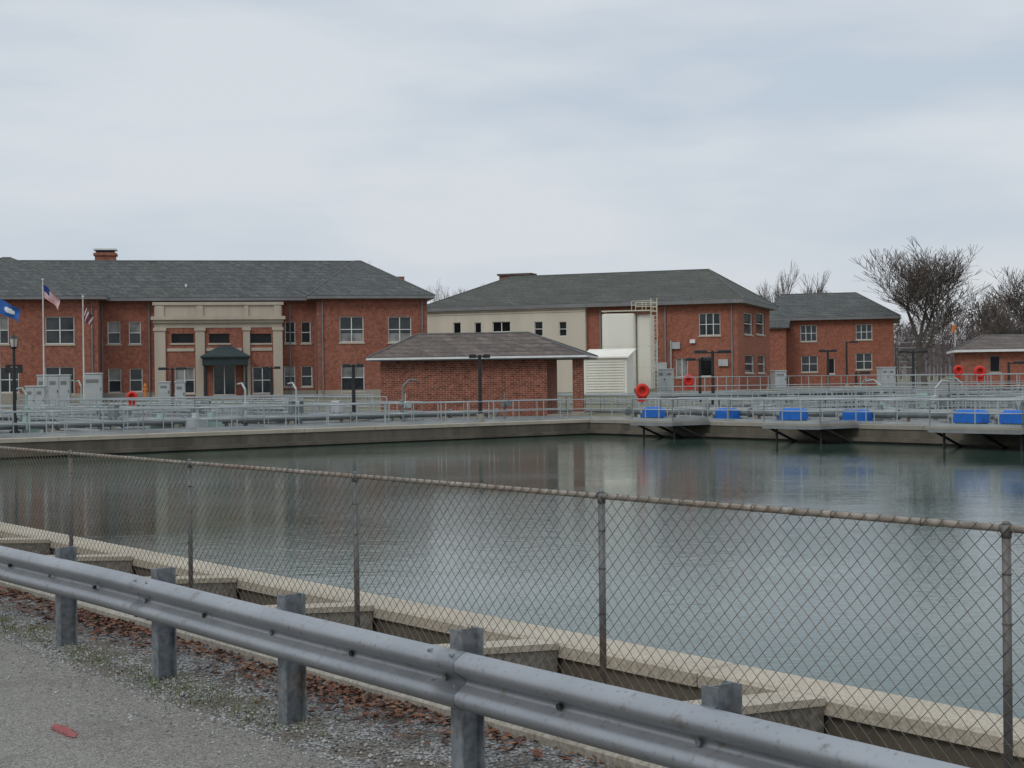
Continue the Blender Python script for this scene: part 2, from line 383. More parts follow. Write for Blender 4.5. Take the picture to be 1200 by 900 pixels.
for k in range(-5,29):
    t=4.64+1.905*k
    p0,p1=4.715,4.865; z0,z1=-.1,.85+ru(-.012,.012); w=.052
    mb.box(p0,p0+.009,t-w,t+w,z0,z1,POSTM); mb.box(p1-.009,p1,t-w,t+w,z0,z1,POSTM)
    mb.box(p0+.009,p1-.009,t-.004,t+.004,z0,z1-.001,POSTM)
    mb.box(4.685,4.714,t-.045,t+.045,.47,.76,POSTM)
    for tt,zz in ((t+.95,.611),(t,.611)):
        mb.cyl((4.635,tt,zz),(4.66,tt,zz),.017,.013,DARK if tt>t else POSTM,8)
    if k%2:
        for dt in (-.1,.1):
            for zz in (.655,.576,.745,.49):
                o=.02 if zz in(.745,.49) else 0
                mb.cyl((4.655-o,t+dt,zz),(4.625-o,t+dt,zz),.014,.011,POSTM,8)
mb.build("rail_posts",root)
# ------------------------------------------------------------------ chain link fence
froot=empty("chain_link_fence",Q(6.54,8,.1))
PF=6.54; ZT=1.43; mb=MB(SITE)
T0,T1=-8,62
H=ZT-.14
st=.10; x=T0-H
while x<T1:
    hw=H+.035
    for s in (0,1):
        # kinked spirals: each wire bows slightly between crossings
        nseg=1 if x>24 else 13
        for g in range(nseg):
            u0=g/nseg;u1=(g+1)/nseg
            o0=.006*(1 if g%2 else -1) if nseg>1 else 0; o1=-o0
            y0=x+(u0 if s==0 else 1-u0)*hw; y1=x+(u1 if s==0 else 1-u1)*hw
            mb.cyl((PF-.031+o0*.5,y0,.13+u0*hw+o0*.3),(PF-.031+o1*.5,y1,.13+u1*hw+o1*.3),.0024,.0024,WIRE,3,False)
    x+=st
mb.cyl((PF-.03,T0,.18),(PF-.03,T1,.18),.003,.003,WIRE,4)
mb.build("mesh_wire",froot)
mb=MB(SITE)
fp=[4.36+3.05*k for k in range(-4,19)]
for i in range(len(fp)-1):
    mb.cyl((PF,fp[i],ZT+.008*noise.noise(Vector((i*.9+.3,0,0)))),(PF,fp[i+1],ZT+.008*noise.noise(Vector((i*.9+1.2,0,0)))),.019,.019,RUSTR,10)
    tt=fp[i]+.5
    while tt<fp[i+1]-.2:
        mb.cyl((PF,tt,ZT),(PF,tt+.006,ZT),.022,.022,WIRE,10); tt+=.6
    mb.cyl((PF,fp[i]+1.3,ZT),(PF,fp[i]+1.42,ZT),.022,.022,RUSTR,10)
mb.build("top_rail",froot,True)
mb=MB(SITE)
for t in fp:
    lx,ly=ru(-.01,.01),ru(-.012,.012)
    mb.cyl((PF+lx,t+ly,.05),(PF,t,ZT-.02),.023,.023,FPOST,12)
    mb.cyl((PF,t,ZT-.045),(PF,t,ZT+.02),.027,.026,FPOST,12)
    mb.cyl((PF,t,ZT+.02),(PF,t,ZT+.04),.026,.012,FPOST,12)
    mb.cyl((PF,t-.03,ZT),(PF,t+.03,ZT),.024,.024,FPOST,10)
    for z in (.35,.65,.95,1.2): mb.cyl((PF+lx*(1-z),t+ly*(1-z),z),(PF+lx*(1-z),t+ly*(1-z),z+.006),.027,.027,WIRE,10)
mb.build("posts",froot,True)
# ------------------------------------------------------------------ railings
def rail_run(mb,a,b,z=0.05,sp=1.7,toe=True,m=None):
    m=m or ALU
    a=Vector((a[0],a[1],z)); b=Vector((b[0],b[1],z)); L=(b-a).length; n=max(1,round(L/sp)); d=(b-a)/n; r=.027
    for i in range(n+1):
        c=a+d*i; mb.cyl(c,c+Vector((0,0,1.07)),r,r,m,5)
    for h in (.55,1.07): mb.cyl(a+Vector((0,0,h)),b+Vector((0,0,h)),r*.9,r*.9,m,5)
    if toe:
        dd=(b-a).normalized(); nn=Vector((-dd.y,dd.x,0))*.01
        mb.add([a-nn,b-nn,b+nn,a+nn,a-nn+Vector((0,0,.12)),b-nn+Vector((0,0,.12)),b+nn+Vector((0,0,.12)),a+nn+Vector((0,0,.12))],[(0,1,5,4),(1,2,6,5),(2,3,7,6),(3,0,4,7),(4,5,6,7)],m)
def perim(mb,a,b,c,d,z=.05):
    rail_run(mb,(a,c),(b,c),z);rail_run(mb,(b,c),(b,d),z);rail_run(mb,(b,d),(a,d),z);rail_run(mb,(a,d),(a,c),z)
GRT=mat("grating_dark",(.08,.085,.085),(.045,.05,.05),2)
for si,(a,b,c,d) in enumerate(SUB):
    mb=MB(SITE); perim(mb,a-.15,b+.15,c-.15,d+.15)
    if a>50:
        k=7
        for i in range(1,k):
            t=c+(d-c)*i/k; zz=.045 if i%2 else .45
            mb.box(a,b,t-.55,t+.55,zz-.1,zz,GRT)
            rail_run(mb,(a,t-.55),(b,t-.55),zz); rail_run(mb,(a,t+.55),(b,t+.55),zz)
        m_=(a+b)/2
        mb.box(m_-.45,m_+.45,c+.3,d-.3,.50,.56,GRT); rail_run(mb,(m_-.45,c),(m_-.45,d),.56); rail_run(mb,(m_+.45,c),(m_+.45,d),.56)
    else:
        for i in range(1,7):
            p=a+(b-a)*i/7; zz=.045 if i%2 else .35
            mb.box(p-.5,p+.5,c,d,zz-.1,zz,GRT)
            rail_run(mb,(p-.5,c),(p-.5,d),zz); rail_run(mb,(p+.5,c),(p+.5,d),zz)
        for tt in (c+5,c+10.5):
            mb.box(a,b,tt-.4,tt+.4,.37,.43,GRT); rail_run(mb,(a,tt-.4),(b,tt-.4),.43); rail_run(mb,(a,tt+.4),(b,tt+.4),.43)
    mb.build("tank_railing")
mb=MB(SITE)
rail_run(mb,(54.3,-10),(54.3,35)); rail_run(mb,(54.3,36.5),(54.3,62.3)); rail_run(mb,(54.3,62.3),(-10,62.3),.05)
rail_run(mb,(56.6,0),(56.6,60)); rail_run(mb,(-10,64.6),(54,64.6)); rail_run(mb,(57.6,-5),(57.6,62))
for i in range(22):
    t=-5+3.0*i; rail_run(mb,(54.4,t),(56.5,t))
for i in range(16):
    p=-8+3.6*i; rail_run(mb,(p,62.4),(p,64.5))
mb.build("walkway_railing")
mb=MB(SITE)
for t in (85.5,92,98): rail_run(mb,(62,t),(92,t),.05)
for t in (84.8,87.5): rail_run(mb,(0,t),(50,t),.05)
for p in (64,70,76,84,90): rail_run(mb,(p,64),(p,98 if p<90 else 80),.05)
for t in (62.6,66,70,74,78): rail_run(mb,(64,t),(96,t),.05)
mb.build("yard_railing")
# raised walkways on steel legs over the tank field
for (p0,t0,p1,t1,z) in ((76,-10,76,58,1.15),(96,0,96,56,1.5),(77,35,95,35,1.3),(59,35,75,35,.9),(59,61.2,94,58.5,1.2),(59,7,75,7,1.0)):
    mb=MB(SITE); a=Vector((p0,t0,0)); b=Vector((p1,t1,0)); d=(b-a).normalized(); nn=Vector((-d.y,d.x,0))*.55; L=(b-a).length
    V=[a-nn,b-nn,b+nn,a+nn]; lo=[v+Vector((0,0,z-.14)) for v in V]; hi=[v+Vector((0,0,z)) for v in V]
    mb.add(lo+hi,[(3,2,1,0),(4,5,6,7),(0,1,5,4),(1,2,6,5),(2,3,7,6),(3,0,4,7)],GRT)
    for s in (-1,1):
        q0=a+nn*s;q1=b+nn*s; rail_run(mb,(q0.x,q0.y),(q1.x,q1.y),z)
        n=int(L/4)
        for i in range(n+1):
            c=q0+(q1-q0)*i/n; mb.cyl((c.x,c.y,-.5),(c.x,c.y,z-.1),.07,.07,CABD,6)
    mb.build("raised_walkway")
for (p0,t0,p1,t1,r) in ((55.4,0,55.4,60,.16),(76,10,76,60,.2),(0,66,50,66,.16),(2,85.6,48,85.6,.2),(66,63.5,92,63.5,.18)):
    mb=MB(SITE); a=Vector((p0,t0,.45)); b=Vector((p1,t1,.45)); mb.cyl(a,b,r,r,CABD,10); n=int((b-a).length/3)
    for i in range(n+1):
        c=a+(b-a)*i/n; mb.box(c.x-.12,c.x+.12,c.y-.12,c.y+.12,0,.32,CONC)
        e=(b-a).normalized()*.06; mb.cyl(c+e*8-e,c+e*8+e,r*1.5,r*1.5,CABD,10)
    mb.build("process_pipe")
STR=mat("platform_steel",(.27,.28,.28),(.19,.19,.19),1,.6,.2)
PLAT=((54.3,3.0),(45.2,3.4),(35.6,4.4),(28,3))
for (t,w) in PLAT:
    mb=MB(SITE); a,b=t-w/2,t+w/2; p0=51.3
    mb.box(p0,53.88,a,b,.02,.12,CONC); mb.box(p0-.02,53.88,a-.03,a+.05,-.12,.015,STR); mb.box(p0-.02,53.88,b-.05,b+.03,-.12,.015,STR); mb.box(p0-.02,p0+.06,a+.05,b-.05,-.14,.015,STR)
    for tt in (a+.05,b-.05,t):
        mb.cyl((p0+.3,tt,-.08),(53.88,tt,-.95),.06,.06,DARK,6)
    for tt in (a+.4,b-.4): mb.cyl((p0+.5,tt,-.08),(p0+.5,tt,-1.6),.06,.06,DARK,6)
    rail_run(mb,(p0+.05,a+.05),(p0+.05,b-.05),.12,1.1); rail_run(mb,(p0+.05,a+.05),(53.8,a+.05),.12,1.2); rail_run(mb,(p0+.05,b-.05),(53.8,b-.05),.12,1.2)
    mb.build("overhanging_platform")
for t,p,w,z in ((55.3,52.4,1.0,.12),(52.6,54.95,1.1,.02),(46.0,52.4,1.15,.12),(44.4,54.95,1.2,.02),(36.5,52.4,1.25,.12),(34.4,52.4,1.1,.12),(28.3,52.5,1.3,.12)):
    mb=MB(SITE@Matrix.Translation((p,t,z)))
    mb.box(-.25,.25,-w/2,w/2,0,.14,STR); 
    mb.box(-.36,.36,-w/2-.06,w/2+.06,.14,.66,BLUE,.14)
    mb.box(-.39,.39,-w/2-.09,w/2+.09,.14,.19,BLUE)
    mb.cyl((0,w/2+.05,.35),(0,w/2+.4,.35),.12,.12,STR,10)
    mb.cyl((0,w/2+.4,0),(0,w/2+.4,.35),.07,.07,STR,8)
    mb.build("motor_drive_cover")
for i in range(150):
    if i<95: p=ru(56,96); t=ru(24,64)
    else: p=ru(-2,50); t=random.choice((63.6,65.4,66.3,75,84.5,86))+ru(-.3,.3)
    mb=MB(SITE@Matrix.Translation((p,t,0))@Matrix.Rotation(ru(-.1,.1)+random.choice((0,1.57)),4,'Z'))
    C=random.choice((CAB,CABD,CABD,CABG))
    if i%5==0:
        mb.cyl((0,0,0),(0,0,.8),.07,.07,C,8); mb.box(-.16,.16,-.16,.16,.8,1.15,C,.04); mb.cyl((-.16,0,1),(-.3,0,1),.03,.03,C,6); mb.cyl((-.3,0,1),(-.33,0,1),.2,.2,C,12)
        mb.cyl((0,0,1.15),(0,0,1.6),.025,.025,C,6)
        mb.build("valve_actuator")
    elif i%5==1:
        mb.cyl((-.3,0,0),(-.3,0,.8),.03,.03,C,6);mb.cyl((.3,0,0),(.3,0,.8),.03,.03,C,6); mb.box(-.38,.38,-.14,.14,.7,1.25,C,.03); mb.box(-.40,.40,-.18,.1,1.25,1.29,C)
        mb.build("control_panel")
    elif i%5==2:
        h=ru(1.6,2.4); mb.cyl((0,0,0),(0,0,.3),.13,.11,CABD,8); mb.cyl((0,0,.3),(0,0,h),.055,.05,C,8); mb.cyl((0,0,h),(.45,0,h+.35),.05,.045,C,8); mb.cyl((.45,0,h+.35),(1.0,0,h+.3),.045,.04,C,8); mb.cyl((1.0,0,h+.3),(1.0,0,h-.2),.015,.015,DARK,4); mb.box(-.15,.0,-.12,.12,1.0,1.3,C,.03)
        mb.build("davit_hoist")
    else:
        mb.box(-.7,.7,-.45,.45,0,.08,DECKC); mb.box(-.55,.55,-.35,.35,.08,.6,C,.05); mb.cyl((.1,0,.6),(.1,0,.85),.2,.16,C,10); mb.cyl((.55,0,.35),(.95,0,.35),.09,.09,C,8); mb.cyl((.95,0,0),(.95,0,.44),.09,.09,C,8)
        mb.build("pump_unit")
# ------------------------------------------------------------------ building helpers
class Frame:
    def __init__(s,ox,oy,deg):
        s.M=Matrix.Translation((ox,oy,0))@Matrix.Rotation(math.radians(deg),4,'Z'); s.I=s.M.inverted()
    def hit(s,a,b,y=0):
        d=s.I.to_3x3()@bearing(a,b); c=s.I@Vector((0,0,CAMZ)); k=(y-c.y)/d.y; q=c+d*k
        return q.x,q.z
    def rect(s,a0,b0,a1,b1,y=0):
        am,bm=(a0+a1)/2,(b0+b1)/2
        x0=s.hit(a0,bm,y)[0]; x1=s.hit(a1,bm,y)[0]; z1=s.hit(am,b0,y)[1]; z0=s.hit(am,b1,y)[1]
        return (x0,x1,z0,z1)
def wall(mb,s0,s1,z0,z1,y,ops,m,rev=.2):
    xs=sorted({s0,s1}|{o[0] for o in ops}|{o[1] for o in ops}); zs=sorted({z0,z1}|{o[2] for o in ops}|{o[3] for o in ops})
    xs=[x for x in xs if s0<=x<=s1]; zs=[z for z in zs if z0<=z<=z1]
    for i in range(len(xs)-1):
        for j in range(len(zs)-1):
            cx=(xs[i]+xs[i+1])/2; cz=(zs[j]+zs[j+1])/2
            if any(o[0]<cx<o[1] and o[2]<cz<o[3] for o in ops): continue
            mb.quad((xs[i],y,zs[j]),(xs[i+1],y,zs[j]),(xs[i+1],y,zs[j+1]),(xs[i],y,zs[j+1]),m)
    for o in ops:
        a,b,c,d=o[:4]; r=y+rev
        mb.quad((a,y,c),(a,r,c),(a,r,d),(a,y,d),m); mb.quad((b,y,c),(b,y,d),(b,r,d),(b,r,c),m)
        mb.quad((a,y,d),(a,r,d),(b,r,d),(b,y,d),m); mb.quad((a,y,c),(b,y,c),(b,r,c),(a,r,c),m)
def window(mb,o,y,cols=2,rows=2,kind='g',fm=None,sill=True,rev=.2,fw=.06):
    a,b,c,d=o[:4]; fm=fm or WHITE; r=y+rev
    if kind=='g': mb.quad((a,r-.004,c),(b,r-.004,c),(b,r-.004,d),(a,r-.004,d),GLASS)
    elif kind=='d': mb.quad((a,r-.004,c),(b,r-.004,c),(b,r-.004,d),(a,r-.004,d),DGL)
    else:
        zb=c+(d-c)*{'b':.5,'t':.65,'l':.35,'f':.02}.get(kind,.5)
        mb.quad((a,r-.004,c),(b,r-.004,c),(b,r-.004,zb),(a,r-.004,zb),BLIND if kind=='l' else GLASS)
        mb.quad((a,r-.004,zb),(b,r-.004,zb),(b,r-.004,d),(a,r-.004,d),GLASS if kind=='l' else BLIND)
    f0,f1=y+.09,y+rev-.006
    mb.box(a,a+fw,f0,f1,c,d,fm); mb.box(b-fw,b,f0,f1,c,d,fm); mb.box(a+fw,b-fw,f0,f1,c,c+fw,fm); mb.box(a+fw,b-fw,f0,f1,d-fw,d,fm)
    for i in range(1,cols):
        x=a+(b-a)*i/cols; mb.box(x-fw*.6,x+fw*.6,f0+.01,f1,c+fw,d-fw,fm)
    for i in range(1,rows):
        z=c+(d-c)*i/rows; mb.box(a+fw,b-fw,f0+.02,f1,z-.03,z+.03,fm)
    if sill: mb.box(a-.1,b+.1,y-.07,y+.08,c-.14,c-.002,STONE)
def hip(mb,x0,x1,y0,y1,z,rx0,ry0,rx1,ry1,rz,m,fm,th=.25):
    c=[(x0,y0,z),(x1,y0,z),(x1,y1,z),(x0,y1,z)]; a=(rx0,ry0,rz); b=(rx1,ry1,rz)
    mb.quad(c[0],c[1],b,a,m); mb.add([c[1],c[2],b],[(0,1,2)],m); mb.quad(c[2],c[3],a,b,m); mb.add([c[3],c[0],a],[(0,1,2)],m)
    mb.box(x0+.02,x1-.02,y0+.02,y1-.02,z-th,z-.01,fm)
    def cap(p,q): mb.cyl(Vector(p)+Vector((0,0,.01)),Vector(q)+Vector((0,0,.01)),.07,.07,RIDGE,5)
    cap(a,b); cap(c[0],a);cap(c[3],a);cap(c[1],b);cap(c[2],b)
# ------------------------------------------------------------------ main brick building
F1=Frame(-24.4,124,10); root=empty("brick_administration_building",(-24.4,124,1.0))
BZ=.4
ez=F1.hit(256,350)[1]
lw0=F1.hit(-110,400,-2.5)[0]; lw1=F1.hit(115,400,-2.5)[0]
rw0=F1.hit(372,400,-2.5)[0]; rw1=F1.hit(501,400,-2.5)[0]
W=MB(F1.M); G=MB(F1.M); RO=MB(F1.M); TR=MB(F1.M)
def openings(F,lst,y): return [F.rect(a,b,c,d,y) for (a,b,c,d,*_) in lst]
mainL=[(126,377,141,403,1,2,'b'),(151,377,165,403,1,2,'b'),(127,432,142,460,1,2,'b'),(152,432,167,459,1,2,'g')]
mainR=[(334,377,346,402,1,2,'d'),(353,377,364,402,1,2,'d'),(333,429,346,453,1,2,'b'),(353,429,366,453,1,2,'g')]
lw=[(-22,371,10,403,3,2,'b'),(53,371,87,403,2,2,'g'),(-60,371,-30,403,2,2,'g'),(0,430,22,460,2,2,'g'),(53,430,87,462,2,2,'g')]
rwn=[(398,371,426,401,2,2,'l'),(455,371,482,401,2,2,'l'),(400,427,427,458,2,2,'b'),(456,427,482,458,2,2,'g')]
ops=openings(F1,mainL+mainR,0); wall(W,lw1,rw0,BZ,ez-.2,0,ops,BRICK)
for o,l in zip(ops,mainL+mainR): window(G,o,0,*l[4:7])
ops=openings(F1,lw,-2.5); wall(W,lw0,lw1,BZ,ez-.2,-2.5,ops,BRICK)
for o,l in zip(ops,lw): window(G,o,-2.5,*l[4:7])
ops=openings(F1,rwn,-2.5); wall(W,rw0,rw1,BZ,ez-.2,-2.5,ops,BRICK)
for o,l in zip(ops,rwn): window(G,o,-2.5,*l[4:7])
for x in (lw1,rw0): W.quad((x,-2.5,BZ),(x,0,BZ),(x,0,ez-.2),(x,-2.5,ez-.2),BRICK)
W.quad((lw0,-2.5,BZ),(lw0,16,BZ),(lw0,16,ez-.2),(lw0,-2.5,ez-.2),BRICK); W.quad((rw1,-2.5,BZ),(rw1,16,BZ),(rw1,16,ez-.2),(rw1,-2.5,ez-.2),BRICK); W.quad((lw0,16,BZ),(rw1,16,BZ),(rw1,16,ez-.2),(lw0,16,ez-.2),BRICK)
for (a,b,y) in ((lw0,lw1,-2.5),(lw1,rw0,0),(rw0,rw1,-2.5)):
    TR.box(a,b,y-.05,y-.002,ez-.75,ez-.45,BRICK); TR.box(a,b,y-.06,y-.002,BZ,1.6,CONC)
rz=F1.hit(200,306,7)[1]
rpx=F1.hit(415,311,7)[0]; lpx=F1.hit(12,301,7)[0]
hip(RO,lw1-3,rw0+3,-.8,16.8,ez+.05,lpx,7,rpx,7,rz,SLATE,GUTTER)
e0=F1.hit(360,352,-3.3)[0]; e1=F1.hit(510,352,-3.3)[0]
hip(RO,e0,e1,-3.3,17.3,ez+.06,rpx,7,rpx+.6,7,rz+.02,SLATE,GUTTER)
e2=F1.hit(124,350,-3.3)[0]
hip(RO,lw0-.8,e2,-3.3,17.3,ez+.06,lpx-.6,7,lpx,7,rz+.25,SLATE,GUTTER)
def chimney(mb,F,a0,b0,a1,b1,y,cap=True,d=1.2):
    x0,x1,z0,z1=F.rect(a0,b0,a1,b1,y); mb.box(x0,x1,y,y+d,z0-2.5,z1-.35 if cap else z1,BRICK)
    if cap:
        mb.box(x0-.12,x1+.12,y-.12,y+d+.12,z1-.62,z1-.42,BRICK); mb.box(x0+.1,x1-.1,y+.1,y+d-.1,z1-.35,z1-.15,DARK); mb.box(x0-.1,x1+.1,y-.1,y+d+.1,z1-.15,z1-.02,WHITE)
chimney(W,F1,111,291,135,307,7.5); chimney(W,F1,465,324,474,334,7,False,.6)
x,z=F1.hit(218,333,1.5); RO.cyl((x,1.5,z-1.2),(x,1.5,z),.09,.09,WHITE,8)
for a,y in ((120,0),(175,0),(340,0),(370,0),(378,-2.5),(495,-2.5),(108,-2.5)):
    x=F1.hit(a,400,y)[0]; TR.box(x-.05,x+.05,y-.14,y-.03,1,ez-.3,GUTTER)
PY=-.9
px0=F1.hit(181,400,PY)[0]; px1=F1.hit(331,400,PY)[0]
zt=F1.hit(256,354,PY)[1]; zc=F1.hit(256,374,PY)[1]; zc2=F1.hit(256,384,PY)[1]; zb=F1.hit(256,405,PY)[1]
pops=[(201,391,227,402,1,1,'d'),(245,391,269,402,1,1,'d'),(293,391,318,402,1,1,'d'),(205,430,228,461,2,2,'b'),(296,430,319,461,2,2,'g'),(250,428,276,463,2,1,'g')]
oo=openings(F1,pops,PY); wall(W,px0,px1,BZ,zc2,PY,oo,BRICK)
for o,l in zip(oo,pops): window(G,o,PY,*l[4:7],fm=(DARK if l[3]==402 else None))
TR.box(px0,px1,PY-.05,0.3,zc2,zt-.25,STONE); TR.box(px0-.12,px1+.12,PY-.2,0.35,zt-.25,zt,STONE)
TR.box(px0-.25,px1+.25,PY-.45,-.0,zc-.05,zc+.22,STONE); TR.box(px0-.1,px1+.1,PY-.25,-.0,zc-.3,zc-.05,STONE)
for a0,a1 in ((181,194),(229,240),(285,293),(320,331)):
    x0=F1.hit(a0,400,PY)[0]; x1=F1.hit(a1,400,PY)[0]
    TR.box(x0,x1,PY-.22,PY-.003,1.25,zc2-.25,STONE); TR.box(x0-.08,x1+.08,PY-.3,PY-.003,zc2-.25,zc2,STONE); TR.box(x0-.1,x1+.1,PY-.32,PY-.003,BZ,1.25,STONE)
    TR.box(x0+.1,x1-.1,PY-.17,PY-.01,zt-1.35,zt-.3,STONE)
for q in [(194,229),(240,285),(293,320)]:
    x0=F1.hit(q[0],400,PY)[0]; x1=F1.hit(q[1],400,PY)[0]
    TR.box(x0+.09,x1-.09,PY-.08,PY-.003,zb-.45,zb-.2,STONE)
W.box(px0,px0+.02,PY,0,BZ,zc2,BRICK); W.box(px1-.02,px1,PY,0,BZ,zc2,BRICK)
CN=MB(F1.M); cy=PY-2.2
x0,x1,z0,z1=F1.rect(237,419,291,428,cy); zz=F1.hit(264,405,cy)[1]
CN.box(x0,x1,cy,PY-.01,z0,z1,GREEN); CN.box(x0-.15,x1+.15,cy-.15,PY-.01,z1,z1+.12,GREEN)
xm=(x0+x1)/2; ax0,ax1=x0-.15,x1+.15
CN.add([(ax0,cy-.15,z1+.12),(ax1,cy-.15,z1+.12),(xm+.5,cy+1.1,zz),(xm-.5,cy+1.1,zz),(ax0,PY-.23,z1+.12),(ax1,PY-.23,z1+.12),(xm+.5,PY-.23,zz),(xm-.5,PY-.23,zz)],[(0,1,2,3),(1,5,6,2),(0,3,7,4),(3,2,6,7)],GREEN)
for x in (x0+.2,x1-.2):
    CN.cyl((x,cy+.2,1.0),(x,cy+.2,z0),.13,.11,GREEN,10); CN.box(x-.2,x+.2,cy,cy+.4,.9,1.15,STONE)
CN.box(x0-.4,x1+.4,cy-.6,PY-.33,.6,1.13,CONC)
W.build("walls",root); G.build("windows",root); RO.build("roof",root); TR.build("stone_trim",root); CN.build("entrance_canopy",root)
# ------------------------------------------------------------------ second building
c0=at(865,440,139); F2=Frame(c0.x,139,-20); F2s=Frame(c0.x,139,70)
root=empty("brick_filter_building",(c0.x,139,1.0))
W=MB(F2.M);G=MB(F2.M);RO=MB(F2.M)
ez=9.35; xl=F2.hit(503,400)[0]; xc=F2.hit(688,400)[0]
fr=[(819,367,844,393,3,2,'g'),(820,418,834,441,1,1,'d'),(792,420,806,442,2,1,'f')]
oo=openings(F2,fr,0); wall(W,xc,0,BZ,ez,0,oo,BRICK2)
for o,l in zip(oo,fr): window(G,o,0,*l[4:7])
st=[(531,378,540,391,1,1,'d'),(556,378,564,391,1,1,'d'),(577,377,598,389,2,1,'d'),(626,377,636,394,1,2,'g'),(655,377,664,394,1,2,'g'),(531,425,541,440,1,1,'d'),(575,425,590,440,1,1,'d')]
oo=openings(F2,st,-.5); wall(W,xl,xc,BZ,ez-.35,-.5,oo,STUCCO)
for o,l in zip(oo,st): window(G,o,-.5,*l[4:7],sill=False)
W.box(xl-.1,xc+.05,-.62,-.02,ez-.35,ez-.05,STUCCO); W.quad((xc,-.5,BZ),(xc,0,BZ),(xc,0,ez-.3),(xc,-.5,ez-.3),STUCCO)
zmid=F2.hit(600,366,-.5)[1]; W.box(xl,xc,-.56,-.503,zmid-.12,zmid,STUCCO)
W.quad((xl,-.5,BZ),(xl,16.6,BZ),(xl,16.6,ez),(xl,-.5,ez),STUCCO); W.quad((xl,16.6,BZ),(0,16.6,BZ),(0,16.6,ez),(xl,16.6,ez),BRICK2)
W.build("front_walls",root); G.build("windows",root)
W=MB(F2s.M);G=MB(F2s.M)
sd=[(872,367,882,392,1,2,'g'),(886,367,896,392,1,2,'g'),(873,416,884,437,1,2,'g'),(888,416,897,437,1,2,'g')]
oo=openings(F2s,sd,0); wall(W,0,16.6,BZ,ez,0,oo,BRICK2)
for o,l in zip(oo,sd): window(G,o,0,*l[4:7])
W.build("side_wall",root); G.build("side_windows",root)
hip(RO,xl-.8,.8,-.9,17.5,ez+.2,-25.4,8.3,-4.5,8.3,13.0,SHINGLE,GUTTER,.4)
RO.build("roof",root)
W=MB(F2.M); chimney(W,F2,585,322,621,330,11,False,1.5)
x0,x1,z0,z1=F2.rect(583,320.5,623,322.5,11); W.box(x0,x1,10.8,12.7,z0,z1,SHINGB); W.build("chimney",root)
W=MB(F2.M)
for a in (704,780,858):
    x=F2.hit(a,400)[0]; W.box(x-.07,x+.07,-.15,-.02,1,ez-.2,GUTTER)
for a,b,s,m in ((792,405,.45,ALU),(775,430,.6,CAB),(848,425,.45,CAB),(812,400,.25,WHITE)):
    x,z=F2.hit(a,b); W.box(x-s,x+s,-.25,-.02,z-s*.7,z+s*.7,m)
for a in (787,770):
    x=F2.hit(a,400)[0]; W.cyl((x,-.3,1),(x,-.3,5.8),.08,.08,ALU,8)
W.build("wall_services",root)
# ------------------------------------------------------------------ third building
c0=at(1048,440,174); F3=Frame(c0.x,174,-14)
root=empty("brick_pump_building",(c0.x,174,1.0)); W=MB(F3.M);G=MB(F3.M);RO=MB(F3.M)
ez=F3.hit(1040,372)[1]; xl=F3.hit(900,400)[0]
fr=[(938,381,957,400,3,2,'g'),(1003,380,1022,398,3,2,'g'),(939,417,958,436,2,2,'g'),(1003,414,1022,433,2,2,'g'),(970,420,978,438,1,1,'d')]
oo=openings(F3,fr,0); wall(W,xl,0,BZ,ez,0,oo,BRICK2)
for o,l in zip(oo,fr): window(G,o,0,*l[4:7])
W.quad((0,0,BZ),(0,16,BZ),(0,16,ez),(0,0,ez),BRICK2); W.quad((xl,0,BZ),(xl,16,BZ),(xl,16,ez),(xl,0,ez),BRICK2); W.quad((xl,16,BZ),(0,16,BZ),(0,16,ez),(xl,16,ez),BRICK2)
r0=F3.hit(925,346,8)[0]; r1=F3.hit(1003,343,8); hip(RO,xl-.6,.8,-.8,16.8,ez+.15,r0-1,8,r1[0],8,r1[1],SLATE,GUTTER,.3)
x0,x1,z0,z1=F3.rect(898,383,921,440,-3); W.box(x0,x1,-3,-.02,BZ,z1,BRICK2); RO.add([(x0-.3,-3.5,z1),(x1+.4,-3.5,z1),(x1+.4,-.02,z1+1.1),(x0-.3,-.02,z1+1.1),(x0-.3,-3.5,z1-.2),(x1+.4,-3.5,z1-.2),(x1+.4,-.02,z1-.2)],[(0,1,2,3),(4,5,1,0),(5,6,2,1)],SLATE)
W.build("walls",root); G.build("windows",root); RO.build("roof",root)
mb=MB(F3.M)
for i in range(2):
    z=1+ (ez-3.5-1)*(i+1)/2
    mb.box(.2,2.6,1,3,z-.12,z,ALU)
    for x in (.25,2.55):
        for y in (1.05,2.95): mb.cyl((x,y,.5),(x,y,z+1.1),.06,.06,ALU,5)
    for x,y,x2,y2 in ((.25,1.05,2.55,1.05),(2.55,1.05,2.55,2.95)):
        mb.cyl((x,y,z+1.1),(x2,y2,z+1.1),.05,.05,ALU,5); mb.cyl((x,y,z+.55),(x2,y2,z+.55),.05,.05,ALU,5)
    for k in range(10):
        zz=z-(ez-4.5)/2*k/10; mb.box(.3+k*.23,.55+k*.23,.2,.98,zz-.05,zz,ALU)
mb.build("exterior_staircase")
# ------------------------------------------------------------------ right small building
c0=at(1126,430,117); F4=Frame(c0.x,117,-13); root=empty("brick_service_building",(c0.x,117,1.0)); W=MB(F4.M);RO=MB(F4.M);G=MB(F4.M)
ez=F4.hit(1150,411)[1]
op=[F4.rect(1160,417,1172,436,0),F4.rect(1208,416,1222,427,0)]
wall(W,0,14,BZ,ez,0,op,BRICK2); window(G,op[0],0,1,1,'d',fm=GUTTER); window(G,op[1],0,2,1,'g')
W.quad((0,0,BZ),(0,8,BZ),(0,8,ez),(0,0,ez),BRICK2);W.quad((14,0,BZ),(14,8,BZ),(14,8,ez),(14,0,ez),BRICK2);W.quad((0,8,BZ),(14,8,BZ),(14,8,ez),(0,8,ez),BRICK2)
hip(RO,-.6,14.6,-.7,8.7,ez+.1,2.0,4,11.6,4,F4.hit(1160,393,4)[1],SHINGB,WHITE,.2)
